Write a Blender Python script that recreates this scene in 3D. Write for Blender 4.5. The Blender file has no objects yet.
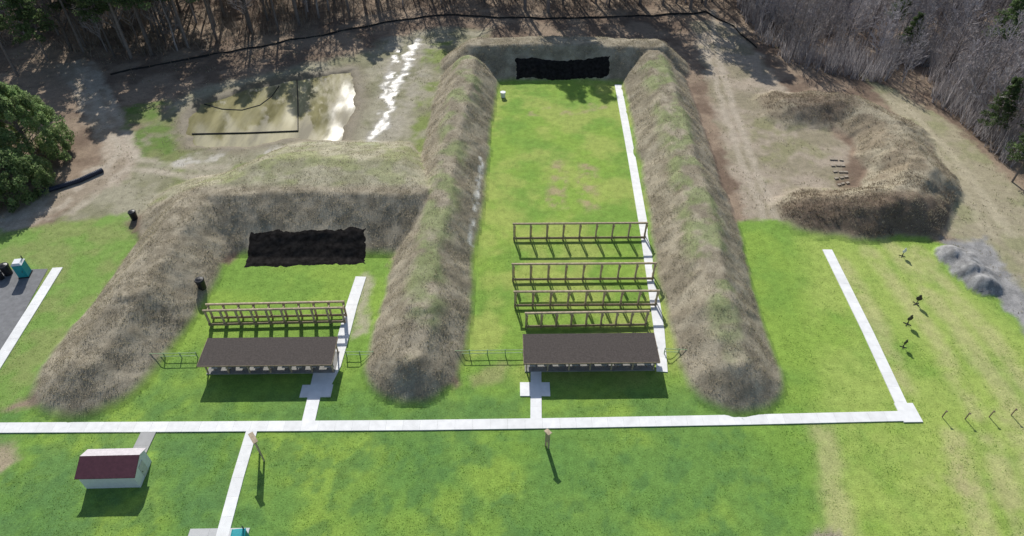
import bpy, math, random
import numpy as np
from mathutils import Vector
random.seed(7); rng = np.random.default_rng(7)
PI = math.pi
col = bpy.context.scene.collection
# ------------------------------------------------------------------ camera
H = 65.0; F = 667.0; P = math.radians(43)
cam = bpy.data.cameras.new('camera'); cam.sensor_width = 36; cam.lens = 36*F/1024
cam.clip_start = .5; cam.clip_end = 6000
co = bpy.data.objects.new('camera', cam); col.objects.link(co)
co.location = (0, 0, H); co.rotation_euler = (PI/2-P, 0, 0)
bpy.context.scene.camera = co
cp, sp = math.cos(P), math.sin(P)
def at(px, py, z=0.0):
    rx = px-512; uy = 268-py
    d = (rx, F*cp+uy*sp, -F*sp+uy*cp)
    t = (z-H)/d[2]
    return Vector((d[0]*t, d[1]*t, z))
def atl(pts, z=0.0): return [tuple(at(p[0], p[1], z)[:2]) for p in pts]
# ------------------------------------------------------------------ light
SEL, SAZ = math.radians(35.5), math.radians(-13)
sd = Vector((math.sin(SAZ)*math.cos(SEL), math.cos(SAZ)*math.cos(SEL), math.sin(SEL)))
sun = bpy.data.lights.new('sun', 'SUN'); sun.energy = 5.0; sun.angle = math.radians(.5); sun.color = (1, .97, .91)
so = bpy.data.objects.new('sun', sun); col.objects.link(so)
so.rotation_euler = (-sd).to_track_quat('-Z', 'Y').to_euler(); so.location = (0, 80, 120)
w = bpy.data.worlds.new('World'); bpy.context.scene.world = w; w.use_nodes = True
nt = w.node_tree; bg = nt.nodes['Background']; sk = nt.nodes.new('ShaderNodeTexSky')
sk.sky_type = 'NISHITA'; sk.sun_disc = False; sk.sun_elevation = SEL; sk.sun_rotation = SAZ
nt.links.new(sk.outputs[0], bg.inputs[0]); bg.inputs[1].default_value = .11
vs = bpy.context.scene.view_settings; vs.view_transform = 'Standard'; vs.look = 'None'; vs.exposure = 0; vs.gamma = 1
# ------------------------------------------------------------------ materials
def new_mat(name):
    m = bpy.data.materials.new(name); m.use_nodes = True
    n = m.node_tree.nodes; return m, n, m.node_tree.links, n['Principled BSDF']
def mat(name, c, rough=.8, scale=3., amt=.35, bump=.0, c2=None, rnd=0.0, spec=.3, metal=0):
    m, n, l, b = new_mat(name)
    tc = n.new('ShaderNodeTexCoord'); no = n.new('ShaderNodeTexNoise'); no.inputs['Scale'].default_value = scale
    no.inputs['Detail'].default_value = 6; no.inputs['Roughness'].default_value = .65
    l.new(tc.outputs['Object'], no.inputs['Vector'])
    r = n.new('ShaderNodeValToRGB'); r.color_ramp.elements[0].position = .3; r.color_ramp.elements[1].position = .7
    a = tuple(x*(1-amt) for x in c); bb = tuple(min(1, x*(1+amt)) for x in (c2 or c))
    r.color_ramp.elements[0].color = (*a, 1); r.color_ramp.elements[1].color = (*bb, 1)
    l.new(no.outputs['Fac'], r.inputs[0]); out = r.outputs[0]
    if rnd:
        oi = n.new('ShaderNodeObjectInfo'); mr = n.new('ShaderNodeMapRange')
        mr.inputs['To Min'].default_value = 1-rnd; mr.inputs['To Max'].default_value = 1+rnd
        l.new(oi.outputs['Random'], mr.inputs[0])
        mx = n.new('ShaderNodeVectorMath'); mx.operation = 'SCALE'
        l.new(out, mx.inputs[0]); l.new(mr.outputs[0], mx.inputs['Scale']); out = mx.outputs[0]
    l.new(out, b.inputs['Base Color'])
    b.inputs['Roughness'].default_value = rough; b.inputs['Specular IOR Level'].default_value = spec; b.inputs['Metallic'].default_value = metal
    if bump:
        bp = n.new('ShaderNodeBump'); bp.inputs['Strength'].default_value = bump; bp.inputs['Distance'].default_value = .05
        l.new(no.outputs['Fac'], bp.inputs['Height']); l.new(bp.outputs[0], b.inputs['Normal'])
    return m
def attr_mat(name, trans=.4, rnd=0.0):
    m, n, l, b = new_mat(name)
    at_ = n.new('ShaderNodeAttribute'); at_.attribute_name = 'Col'; out = at_.outputs['Color']
    if rnd:
        oi = n.new('ShaderNodeObjectInfo'); mr = n.new('ShaderNodeMapRange')
        mr.inputs['To Min'].default_value = 1-rnd; mr.inputs['To Max'].default_value = 1+rnd
        l.new(oi.outputs['Random'], mr.inputs[0])
        mx = n.new('ShaderNodeVectorMath'); mx.operation = 'SCALE'
        l.new(out, mx.inputs[0]); l.new(mr.outputs[0], mx.inputs['Scale']); out = mx.outputs[0]
    b.inputs['Roughness'].default_value = .8; b.inputs['Specular IOR Level'].default_value = .15
    l.new(out, b.inputs['Base Color'])
    tr = n.new('ShaderNodeBsdfTranslucent'); l.new(out, tr.inputs[0])
    mi = n.new('ShaderNodeMixShader'); mi.inputs[0].default_value = trans
    l.new(b.outputs[0], mi.inputs[1]); l.new(tr.outputs[0], mi.inputs[2])
    l.new(mi.outputs[0], n['Material Output'].inputs[0]); return m
def terrain_mat():
    m, n, l, b = new_mat('terrain')
    a = n.new('ShaderNodeAttribute'); a.attribute_name = 'Col'
    wt = n.new('ShaderNodeAttribute'); wt.attribute_name = 'wet'
    g = n.new('ShaderNodeNewGeometry')
    n1 = n.new('ShaderNodeTexNoise'); n1.inputs['Scale'].default_value = .9; n1.inputs['Detail'].default_value = 9; n1.inputs['Roughness'].default_value = .78
    n2 = n.new('ShaderNodeTexNoise'); n2.inputs['Scale'].default_value = 6; n2.inputs['Detail'].default_value = 6; n2.inputs['Roughness'].default_value = .7
    for q in (n1, n2): l.new(g.outputs['Position'], q.inputs['Vector'])
    def mr(src, lo, hi):
        x = n.new('ShaderNodeMapRange'); x.inputs['From Min'].default_value = .3; x.inputs['From Max'].default_value = .7
        x.inputs['To Min'].default_value = lo; x.inputs['To Max'].default_value = hi; l.new(src, x.inputs[0]); return x.outputs[0]
    mu = n.new('ShaderNodeMath'); mu.operation = 'MULTIPLY'; l.new(mr(n1.outputs['Fac'], .72, 1.28), mu.inputs[0]); l.new(mr(n2.outputs['Fac'], .72, 1.28), mu.inputs[1])
    sc = n.new('ShaderNodeVectorMath'); sc.operation = 'SCALE'; l.new(a.outputs['Color'], sc.inputs[0]); l.new(mu.outputs[0], sc.inputs['Scale'])
    l.new(sc.outputs[0], b.inputs['Base Color'])
    rr = n.new('ShaderNodeMapRange'); rr.inputs['To Min'].default_value = .95; rr.inputs['To Max'].default_value = .27; l.new(wt.outputs['Fac'], rr.inputs[0]); l.new(rr.outputs[0], b.inputs['Roughness'])
    r2 = n.new('ShaderNodeMapRange'); r2.inputs['To Min'].default_value = .1; r2.inputs['To Max'].default_value = .5; l.new(wt.outputs['Fac'], r2.inputs[0]); l.new(r2.outputs[0], b.inputs['Specular IOR Level'])
    bp = n.new('ShaderNodeBump'); bp.inputs['Strength'].default_value = .45; bp.inputs['Distance'].default_value = .12
    l.new(n2.outputs['Fac'], bp.inputs['Height']); l.new(bp.outputs[0], b.inputs['Normal']); return m
M_terr = terrain_mat()
M_leaf = attr_mat('foliage', .5, .18); M_grass = attr_mat('grass_blade', .5); M_dry = attr_mat('dry_weed', .45)
M_bark = mat('bark', (.17, .145, .13), .95, 2, .3, rnd=.4); M_bark2 = mat('hazed_pale_bark', (.34, .30, .285), .95, 2, .3, rnd=.35); M_bark3 = mat('hazed_grey_bark', (.37, .34, .34), .95, 2, .3, rnd=.35)  # the two lighter barks carry aerial haze in their colour
M_wood = mat('timber', (.43, .345, .24), .85, 2.5, .35, rnd=.1); M_wood2 = mat('weathered_timber', (.27, .21, .145), .9, 2.5, .35)
M_green = mat('green_timber', (.26, .36, .2), .8, 2.5, .2)
M_shing = mat('brown_shingle', (.078, .065, .058), .95, 5, .3, .3)
M_maroon = mat('maroon_roof', (.10, .035, .045), .45, 3, .2, spec=.5); M_glarert = mat('glare_roof', (.5, .46, .48), .5, 3, .15)  # second roof colour is the maroon roof with sun glare painted in
M_white = mat('white_paint', (.72, .73, .75), .6, 3, .08); M_offw = mat('pale_bench', (.55, .55, .52), .7, 3, .15); M_slab = mat('grey_slab', (.27, .265, .25), .85, 1.5, .2)
M_black = mat('black_rubber', (.021, .019, .018), 1., 1.5, .6, .3, spec=.0); M_blackp = mat('black_plastic', (.02, .02, .024), .4, 4, .3)
M_pipe = mat('dark_pipe', (.03, .038, .065), .5, 4, .3)
M_teal = mat('teal_plastic', (.02, .3, .33), .5, 3, .15); M_steel = mat('dark_steel', (.05, .045, .04), .6, 4, .4)
M_asph = mat('asphalt', (.19, .19, .195), .9, 1.2, .2, .2); M_stone = mat('weathered_block', (.32, .275, .215), .9, 2, .3)
M_silt = mat('black_fabric', (.022, .021, .021), .8, 2, .3)
def conc_mat():
    m, n, l, b = new_mat('concrete')
    a = n.new('ShaderNodeAttribute'); a.attribute_name = 'Col'; g = n.new('ShaderNodeNewGeometry')
    no = n.new('ShaderNodeTexNoise'); no.inputs['Scale'].default_value = 1.2; no.inputs['Detail'].default_value = 8; l.new(g.outputs['Position'], no.inputs['Vector'])
    r = n.new('ShaderNodeMapRange'); r.inputs['From Min'].default_value = .3; r.inputs['From Max'].default_value = .7; r.inputs['To Min'].default_value = .9; r.inputs['To Max'].default_value = 1.05
    l.new(no.outputs['Fac'], r.inputs[0]); s = n.new('ShaderNodeVectorMath'); s.operation = 'SCALE'; l.new(a.outputs['Color'], s.inputs[0]); l.new(r.outputs[0], s.inputs['Scale'])
    l.new(s.outputs[0], b.inputs['Base Color']); b.inputs['Roughness'].default_value = .75; return m
M_conc = conc_mat()
def water_mat():
    m, n, l, b = new_mat('muddy_water'); g = n.new('ShaderNodeNewGeometry')
    mp = n.new('ShaderNodeMapping'); mp.inputs['Scale'].default_value = (.2, .05, .1); l.new(g.outputs['Position'], mp.inputs[0])
    no = n.new('ShaderNodeTexNoise'); no.inputs['Scale'].default_value = 1.; no.inputs['Detail'].default_value = 8; no.inputs['Roughness'].default_value = .6; l.new(mp.outputs[0], no.inputs['Vector'])
    r = n.new('ShaderNodeValToRGB'); r.color_ramp.elements[0].position = .36; r.color_ramp.elements[1].position = .64
    r.color_ramp.elements[0].color = (.12, .11, .05, 1); r.color_ramp.elements[1].color = (.40, .36, .19, 1)
    l.new(no.outputs['Fac'], r.inputs[0]); l.new(r.outputs[0], b.inputs['Base Color']); b.inputs['IOR'].default_value = 1.7
    rr = n.new('ShaderNodeMapRange'); rr.inputs['From Min'].default_value = .38; rr.inputs['From Max'].default_value = .64; rr.inputs['To Min'].default_value = .03; rr.inputs['To Max'].default_value = .135
    n3 = n.new('ShaderNodeTexNoise'); n3.inputs['Scale'].default_value = .9; n3.inputs['Detail'].default_value = 6
    m3 = n.new('ShaderNodeMapping'); m3.inputs['Scale'].default_value = (.26, .1, .1); m3.inputs['Location'].default_value = (7, 3, 0); l.new(g.outputs['Position'], m3.inputs[0]); l.new(m3.outputs[0], n3.inputs['Vector'])
    l.new(n3.outputs['Fac'], rr.inputs[0]); l.new(rr.outputs[0], b.inputs['Roughness'])
    n2 = n.new('ShaderNodeTexNoise'); n2.inputs['Scale'].default_value = 1.5; l.new(g.outputs['Position'], n2.inputs['Vector'])
    bp = n.new('ShaderNodeBump'); bp.inputs['Strength'].default_value = .05; bp.inputs['Distance'].default_value = .05
    l.new(n2.outputs['Fac'], bp.inputs['Height']); l.new(bp.outputs[0], b.inputs['Normal']); return m
M_water = water_mat()
# ------------------------------------------------------------------ object helpers
def tag(o, label=None, cat=None, group=None, kind=None):
    if label: o['label'] = label
    if cat: o['category'] = cat
    if group: o['group'] = group
    if kind: o['kind'] = kind
    return o
def empty(name, loc, rz=0, label=None, cat=None, group=None):
    o = bpy.data.objects.new(name, None); col.objects.link(o); o.location = loc; o.rotation_euler = (0, 0, rz)
    return tag(o, label, cat, group)
def link(name, me, parent=None):
    o = bpy.data.objects.new(name, me); col.objects.link(o); o.parent = parent; return o
def np_mesh(name, V, Fc, m, C=None, smooth=False, wet=None):
    V = np.asarray(V, dtype=np.float32); Fc = np.asarray(Fc, dtype=np.int32); k = Fc.shape[1]
    me = bpy.data.meshes.new(name); me.vertices.add(len(V)); me.vertices.foreach_set('co', V.ravel())
    me.loops.add(Fc.size); me.loops.foreach_set('vertex_index', Fc.ravel())
    me.polygons.add(len(Fc)); me.polygons.foreach_set('loop_start', np.arange(len(Fc), dtype=np.int32)*k)
    me.update(calc_edges=True)
    me.polygons.foreach_set('use_smooth', np.full(len(Fc), smooth, dtype=bool))
    if C is not None:
        c4 = np.ones((len(V), 4), dtype=np.float32); c4[:, :3] = C
        me.color_attributes.new('Col', 'FLOAT_COLOR', 'POINT').data.foreach_set('color', c4.ravel())
    if wet is not None:
        me.attributes.new('wet', 'FLOAT', 'POINT').data.foreach_set('value', np.asarray(wet, dtype=np.float32))
    me.materials.append(m); return me
class MB:
    def __init__(s): s.v = []; s.f = []; s.c = []
    def box(s, cx, cy, cz, sx, sy, sz, rz=0):
        b = len(s.v); c, sn = math.cos(rz), math.sin(rz)
        for dz in (-.5, .5):
            for dx, dy in ((-.5, -.5), (.5, -.5), (.5, .5), (-.5, .5)):
                x, y = dx*sx, dy*sy; s.v.append((cx+x*c-y*sn, cy+x*sn+y*c, cz+dz*sz))
        for q in ((3, 2, 1, 0), (4, 5, 6, 7), (0, 1, 5, 4), (1, 2, 6, 5), (2, 3, 7, 6), (3, 0, 4, 7)): s.f.append(tuple(b+i for i in q))
        return s
    def bar(s, p, q, w, h):
        p, q = Vector(p), Vector(q); d = (q-p).normalized(); up = Vector((0, 0, 1))
        if abs(d.z) > .95: up = Vector((0, 1, 0))
        x = d.cross(up).normalized()*w/2; y = x.normalized().cross(d)*h/2; b = len(s.v)
        for e in (p, q):
            for a, c in ((-1, -1), (1, -1), (1, 1), (-1, 1)): s.v.append(tuple(e+x*a+y*c))
        for k in ((3, 2, 1, 0), (4, 5, 6, 7), (0, 1, 5, 4), (1, 2, 6, 5), (2, 3, 7, 6), (3, 0, 4, 7)): s.f.append(tuple(b+i for i in k))
        return s
    def tube(s, p, q, r0, r1, n=6, cap=True):
        p, q = Vector(p), Vector(q); d = (q-p)
        if d.length < 1e-6: return s
        d.normalize(); a = Vector((1, 0, 0)) if abs(d.x) < .8 else Vector((0, 1, 0))
        x = d.cross(a).normalized(); y = d.cross(x); b = len(s.v)
        for e, r in ((p, r0), (q, r1)):
            for i in range(n):
                t = 2*PI*i/n; s.v.append(tuple(e+x*(r*math.cos(t))+y*(r*math.sin(t))))
        for i in range(n): j = (i+1) % n; s.f.append((b+i, b+j, b+n+j, b+n+i))
        if cap: s.f.append(tuple(b+i for i in range(n-1, -1, -1))); s.f.append(tuple(b+n+i for i in range(n)))
        return s
    def poly(s, pts):
        b = len(s.v); s.v += [tuple(p) for p in pts]; s.f.append(tuple(range(b, b+len(pts)))); return s
    def mesh(s, name, m, smooth=False):
        me = bpy.data.meshes.new(name); me.from_pydata(s.v, [], s.f); me.update()
        if smooth: me.polygons.foreach_set('use_smooth', [True]*len(me.polygons))
        me.materials.append(m); return me
    def build(s, name, m, parent=None, smooth=False): return link(name, s.mesh(name, m, smooth), parent)
# ------------------------------------------------------------------ noise, fields
def hsh(i, j, s): v = np.sin(i*127.1+j*311.7+s*74.7)*43758.5453; return v-np.floor(v)
def vn(x, y, s):
    i, j = np.floor(x), np.floor(y); u, v = x-i, y-j; u = u*u*(3-2*u); v = v*v*(3-2*v)
    return (hsh(i, j, s)*(1-u)+hsh(i+1, j, s)*u)*(1-v)+(hsh(i, j+1, s)*(1-u)+hsh(i+1, j+1, s)*u)*v
def fbm(x, y, size, s, o=4):
    a, t, r = .5, 0, 0; x = x/size; y = y/size
    x, y = x*.83+y*.56, y*.83-x*.56
    for k in range(o): r = r+a*vn(x, y, s+k); t += a; a *= .55; x, y = (x*.8+y*.6)*2.03+3.1, (y*.8-x*.6)*2.03+1.7
    return r/t
def sst(a, b, x): t = np.clip((x-a)/(b-a), 0, 1); return t*t*(3-2*t)
def seg(X, Y, a, b):
    dx, dy = b[0]-a[0], b[1]-a[1]; t = np.clip(((X-a[0])*dx+(Y-a[1])*dy)/(dx*dx+dy*dy+1e-9), 0, 1)
    return np.hypot(X-a[0]-t*dx, Y-a[1]-t*dy), t
def sdf(X, Y, poly):
    d = np.full(X.shape, 1e9); ins = np.zeros(X.shape, bool); n = len(poly)
    for i in range(n):
        a, b = poly[i], poly[(i+1) % n]; d = np.minimum(d, seg(X, Y, a, b)[0])
        c = ((a[1] > Y) != (b[1] > Y)) & (X < (b[0]-a[0])*(Y-a[1])/((b[1]-a[1]) or 1e-9)+a[0]); ins ^= c
    return np.where(ins, d, -d)
def lined(X, Y, pts):
    d = np.full(X.shape, 1e9)
    for a, b in zip(pts[:-1], pts[1:]): d = np.minimum(d, seg(X, Y, a, b)[0])
    return d
# crest polylines: (px, py, height), half width
BERMS = [
 ('earth_berm', 'long weedy earth berm between the left bay and the long central bay', [(411, 350, 3.0), (420, 300, 4.1), (431, 240, 4.4), (449, 150, 4.4), (468, 58, 4.8)], 6.4),
 ('earth_berm', 'earth bank closing the far end of the long central bay', [(475, 42, 5.2), (560, 40, 5.2), (655, 43, 5.2)], 8.2),
 ('earth_berm', 'long weedy earth berm along the right side of the central bay', [(736, 356, 3.0), (722, 300, 4.4), (703, 220, 4.6), (682, 140, 4.6), (655, 54, 4.8)], 6.9),
 ('earth_berm', 'wide earth bank behind the short left bay', [(198, 191, 4.5), (300, 187, 4.6), (428, 190, 4.5)], 10.8),
 ('earth_berm', 'sloping weedy earth berm on the outer left side of the left bay', [(88, 356, 2.6), (132, 288, 4.3), (188, 202, 4.6)], 7.8),
 ('earth_mound', 'horseshoe earth mound around the dirt bay at right', [(795, 102, 2.0), (845, 99, 2.9), (890, 122, 2.6), (922, 165, 3.8), (905, 194, 3.8), (860, 200, 2.8), (815, 204, 1.9)], 7.6),
 ('gravel_pile', 'grey gravel pile by the track at the right edge', [(958, 250, 1.5), (965, 256, .9), (974, 264, 1.7), (980, 270, .9), (986, 276, 1.5)], 2.9),
]
BW = [(n, l, [(*at(p[0], p[1], p[2])[:2], p[2]) for p in pts], hw) for n, l, pts, hw in BERMS]
YB = BW[3][2][1][1]; XB0, XB1 = BW[3][2][0][0], BW[3][2][-1][0]
POND = [(187, 118), (200, 103), (250, 88), (300, 78), (352, 70), (356, 100), (340, 140), (290, 137), (245, 146), (195, 143), (187, 130)]
PONDW = atl(POND)
def terr(X, Y):
    X = np.asarray(X, float); Y = np.asarray(Y, float)
    w1 = (fbm(X, Y, 9, 11)-.5); w2 = (fbm(X, Y, 1.6, 15, 3)-.5); wr = w1*1.3+w2*.5
    hb = np.zeros(X.shape); ow = np.full(X.shape, -1)
    for bi, (n, l, pts, hw) in enumerate(BW):
        for a, b in zip(pts[:-1], pts[1:]):
            d, t = seg(X, Y, a, b); h = a[2]+(b[2]-a[2])*t; top = .78
            if bi == 3:
                fx_ = sst(XB0-3, XB0+10, X)*(1-sst(XB1-6, XB1+1, X)); bk_ = np.clip(Y-YB, 0, 20)
                d = np.where(Y > YB, np.maximum(0, d-np.minimum(bk_, 6.5)*fx_)*(1-.25*fx_), d)+sst(XB1-1, XB1+2, X)*4; top = .9
            wv = wr*.3 if bi == 6 else (w1*4.5+w2*.8 if bi == 5 else wr)
            s = np.clip((1-(d+wv)/hw)/top, 0, 1)
            z = h*s; k = z > hb; hb = np.where(k, z, hb); ow = np.where(k, bi, ow)
    ow = np.where(hb > .12, ow, -1)
    z = hb+sst(.2, 1.2, hb)*(fbm(X, Y, 2.2, 21, 4)-.5)*np.where(ow == 5, .5, .3)
    z = z+(ow == 6)*sst(.1, .6, hb)*(fbm(X, Y, .8, 24, 4)-.5)*.8
    pd = sst(-1.2, 2.2, sdf(X, Y, PONDW)+(fbm(X, Y, 4, 31)-.5)*2)
    z = z-pd*1.0
    far = sst(105, 150, Y)
    z = z+(fbm(X, Y, 3, 41)-.5)*(.06+.5*far)
    return z, hb, ow
# ------------------------------------------------------------------ terrain grid
def axis(lo, hi, st, far_lo, far_hi):
    a = list(np.arange(lo, hi+.01, st)); s = st; x = lo; pre = []
    while x > far_lo: s *= 1.35; x -= s; pre.append(x)
    s = st; x = hi; post = []
    while x < far_hi: s *= 1.35; x += s; post.append(x)
    return np.array(pre[::-1]+a+post)
xs = axis(-136, 136, .42, -1800, 1800); ys = axis(26, 176, .42, -600, 2600)
X, Y = np.meshgrid(xs, ys); nx, ny = len(xs), len(ys); X = X.ravel(); Y = Y.ravel()
Z, HB, OW = terr(X, Y)
WX = (fbm(X, Y, 3, 51)-.5)*3+(fbm(X, Y, 1.1, 52, 3)-.5)*1.4; WY = (fbm(X, Y, 3, 61)-.5)*3+(fbm(X, Y, 1.1, 62, 3)-.5)*1.4
def pm(poly, soft=.8, warp=1.): return sst(-soft, soft, sdf(X+WX*warp, Y+WY*warp, atl(poly)))
def ln(pts, wd, soft, warp=.5): return 1-sst(wd, wd+soft, lined(X+WX*warp, Y+WY*warp, atl(pts)))
C = np.zeros((len(X), 3)); WET = np.zeros(len(X)); LAWN = np.zeros(len(X))
def put(c, m, c2=None, size=3., seed=1, lo=.35, hi=.65):
    global C
    c = np.array(c)[None, :]
    if c2 is not None:
        f = sst(lo, hi, fbm(X, Y, size, seed))[:, None]; c = c*(1-f)+np.array(c2)[None, :]*f
    C = C*(1-m[:, None])+c*m[:, None]
one = np.ones(len(X))
LIT, LIT2 = (.29, .22, .16), (.18, .13, .095)
put(LIT, one, LIT2, 5, 3)
# left plateau / pond surrounds
put((.33, .305, .22), pm([(55, 225), (120, 165), (150, 120), (190, 90), (370, 50), (385, 40), (440, 28), (490, 30), (480, 215), (180, 215)], 2), (.235, .225, .14), 4, 5)
put((.2, .23, .085), pm([(170, 195), (175, 160), (300, 150), (400, 150), (410, 185)], 2)*sst(.4, .6, fbm(X, Y, 4, 8))*.75)
put((.13, .2, .05), pm([(120, 105), (165, 100), (205, 150), (165, 165), (130, 155)])*sst(.25, .55, fbm(X, Y, 3, 10)), (.2, .22, .09), 3, 9)
put((.2, .24, .08), pm([(425, 45), (455, 40), (450, 110), (425, 160), (405, 170)])*sst(.35, .6, fbm(X, Y, 4, 14)))
put((.42, .355, .28), pm([(-20, 222), (55, 190), (105, 160), (82, 110), (55, 65), (85, 58), (112, 100), (140, 150), (130, 178), (60, 212), (-20, 240)]), (.31, .255, .19), 3, 6)
for pts in ([(75, 62), (100, 110), (122, 152), (60, 208), (-20, 226)], [(92, 62), (118, 112), (138, 160), (70, 214), (-20, 236)], [(135, 158), (200, 168), (300, 160), (395, 168)], [(135, 168), (210, 178), (300, 170)]):
    put((.46, .40, .32), ln(pts, .25, .9, .5)*sst(.25, .55, fbm(X, Y, 3, 18))*.7)
zone = pm([(385, 38), (427, 32), (432, 70), (405, 118), (385, 160), (366, 150), (378, 95)], 1.5)
m = zone*sst(.36, .56, fbm(X, Y, 3, 20)); put((.38, .345, .28), m*.7)
run = 1-sst(.5, 1.7, lined(X+WX*1.1, Y+WY*.6, atl([(420, 40), (409, 58), (398, 82), (390, 105), (379, 130), (371, 152)]))*(1+.8*(fbm(X, Y, 4, 26)-.3)))
run2 = (1-sst(.3, 1.1, lined(X+WX*1.1, Y+WY*.6, atl([(404, 48), (393, 66), (386, 90), (386, 110)]))))*sst(.4, .5, fbm(X, Y, 3, 27))
run = np.maximum(run, run2); put((.36, .34, .30), run); WET = np.maximum(WET, run*np.clip(.55+1.8*(fbm(X, Y, 1.2, 22, 3)-.42), 0, 1))
m = ln([(180, 160), (270, 152), (350, 146), (385, 150)], .6, 1.5, 1.2)*sst(.45, .62, fbm(X, Y, 2, 23)); put((.45, .42, .36), m); WET = np.maximum(WET, m*.3)
ring = sst(-4, -.5, sdf(X, Y, PONDW)+WX*.6)*(1-sst(.5, 2, sdf(X, Y, PONDW)))
put((.15, .12, .075), ring*.9); WET = np.maximum(WET, ring*.4)
# right side
put((.37, .31, .24), pm([(690, 20), (735, 22), (770, 70), (800, 105), (850, 150), (835, 205), (778, 226), (745, 222), (700, 60)]), (.275, .24, .165), 4, 25)
put((.24, .235, .12), pm([(740, 110), (800, 110), (845, 150), (835, 200), (780, 215), (755, 170)], 2)*sst(.45, .65, fbm(X, Y, 4, 28))*.7)
put((.44, .38, .30), ln([(778, 222), (752, 160), (733, 105), (715, 40), (712, 10)], .25, .8, .4)*.7); put((.44, .38, .30), ln([(766, 222), (741, 160), (723, 105), (704, 40)], .25, .8, .4)*.7)
put((.28, .27, .155), pm([(860, 75), (900, 92), (960, 130), (1030, 200), (1060, 330), (1000, 290), (950, 232), (930, 150)]), (.34, .3, .205), 3.5, 27)
put((.43, .38, .27), ln([(905, 105), (960, 165), (1010, 235)], .4, 1.0)*.7); put((.43, .38, .27), ln([(890, 100), (945, 165), (990, 235)], .3, 1.0)*.5)
put((.33, .32, .31), pm([(945, 240), (985, 240), (1012, 270), (1040, 310), (1040, 350), (1000, 318), (975, 292), (948, 262)]), (.24, .235, .23), 1.2, 29)
# lawns
LA = [(-80, 425), (10, 412), (60, 402), (100, 385), (165, 330), (195, 280), (250, 250), (390, 250), (400, 300), (390, 340), (380, 390), (455, 390), (455, 320), (462, 240), (482, 78), (555, 70), (634, 72), (672, 200), (696, 300), (700, 392), (765, 392), (750, 300), (738, 222), (800, 222), (880, 232), (945, 244), (1000, 300), (1030, 345), (1200, 380), (1300, 640), (-300, 640)]
ML = pm(LA, .5, .7)
ML2 = pm([(-60, 242), (60, 222), (125, 214), (140, 238), (105, 300), (40, 392), (-60, 440)], .8)
LAWN = np.maximum(ML, ML2)
put((.235, .355, .064), ML, (.185, .31, .058), 6, 33)
put((.19, .305, .072), ML2, (.235, .29, .095), 3, 35)
fg = ML*(1-sst(40, 56, Y))
put((.115, .235, .06), fg*sst(.36, .62, fbm(X, Y, 7, 37))*.75*(1-sst(20, 38, X)))
put((.09, .19, .058), fg*sst(.5, .66, fbm(X, Y, 1.6, 38))*.55*(1-.6*sst(20, 38, X)))
put((.105, .21, .062), ML*pm([(0, 412), (130, 395), (200, 340), (205, 400), (390, 398), (520, 400), (700, 400), (700, 425), (0, 430)], 1.5)*.6*sst(.3, .6, fbm(X, Y, 3, 39)))
put((.105, .21, .07), fg*pm([(-60, 436), (240, 436), (225, 540), (-60, 560)], 1.5)*.6*sst(.3, .6, fbm(X, Y, 2.2, 40)))
put((.345, .395, .105), ML*pm([(480, 85), (628, 80), (665, 250), (690, 380), (460, 380), (472, 235)], 2)*sst(.38, .66, fbm(X, Y, 5, 43))*.75)
for px in (558, 588): put((.38, .30, .18), ML*ln([(px, 165), (px+1, 205)], .4, 1.8, .9)*sst(.38, .65, fbm(X, Y, 1.5, 44))*.85)
put((.36, .29, .17), ML*ln([(530, 112), (605, 108)], .3, 1.5, 1)*sst(.45, .65, fbm(X, Y, 2, 45))*.7)
put((.34, .42, .105), ML*pm([(800, 235), (940, 250), (1030, 345), (1200, 400), (1200, 640), (840, 640), (830, 420)], 3)*sst(.2, .6, fbm(X, Y, 6, 47))*.8)
for pts, wd in (([(893, 246), (950, 318), (1000, 390), (1040, 440)], .5), ([(918, 252), (985, 330), (1040, 405)], .4), ([(842, 262), (880, 330), (905, 392)], .3), ([(955, 440), (985, 536)], .6), ([(990, 440), (1030, 536)], .4), ([(822, 430), (845, 536)], .6), ([(1010, 420), (1060, 520)], .6), ([(870, 250), (935, 340), (975, 410)], .25)):
    put((.47, .43, .215), ML*ln(pts, wd, 1.8, .4)*sst(.15, .6, fbm(X, Y, 2.5, 49))*.6)
put((.41, .36, .19), ML*pm([(930, 450), (990, 440), (1010, 520), (950, 536)], 3)*sst(.5, .7, fbm(X, Y, 3, 63))*.6)
put((.36, .3, .2), ML*pm([(-40, 445), (8, 448), (14, 462), (-40, 500)], .8))
put((.33, .28, .215), ML*pm([(800, 545), (822, 526), (848, 528), (860, 545)], .6))
put((.34, .3, .15), ML*ln([(500, 372), (478, 380)], .6, 1.4, .8)*.6)
put((.42, .37, .28), ML*ln([(365, 278), (366, 300), (358, 335)], .1, 1.2, .8)*.8)
# berms
put((.355, .31, .23), sst(.1, .8, HB), (.245, .21, .152), 1.6, 55)
crest = sst(2.6, 4.2, HB+(fbm(X, Y, 2, 56)-.5)*1.5)*((OW == 0)+(OW == 2)*1.0)
put((.21, .265, .10), crest*sst(.38, .6, fbm(X, Y, 3, 57))*.65)
bk = (OW == 3)*sst(YB-.5, YB+1.5, Y)*sst(.2, 1, HB); put((.36, .335, .24), bk, (.26, .25, .16), 3, 5)
put((.23, .26, .10), bk*sst(.5, .66, fbm(X, Y, 4, 60))*.5)
put((.25, .205, .145), ((OW == 5)*sst(.2, 1, HB)), (.34, .30, .22), 4, 58)
put((.15, .11, .08), (OW == 5)*sst(.2, .8, HB)*(1-sst(at(0, 196, 3).y-1, at(0, 196, 3).y+2, Y+WY*.5))*.85)  # near face of the mound: its shade mixed into the brown
put((.16, .12, .09), (OW == 5)*sst(.3, .9, HB)*pm([(770, 95), (860, 92), (855, 122), (800, 125)], 1.5)*.7)  # shadowed hump on the far arm, shade put into the colour
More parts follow.
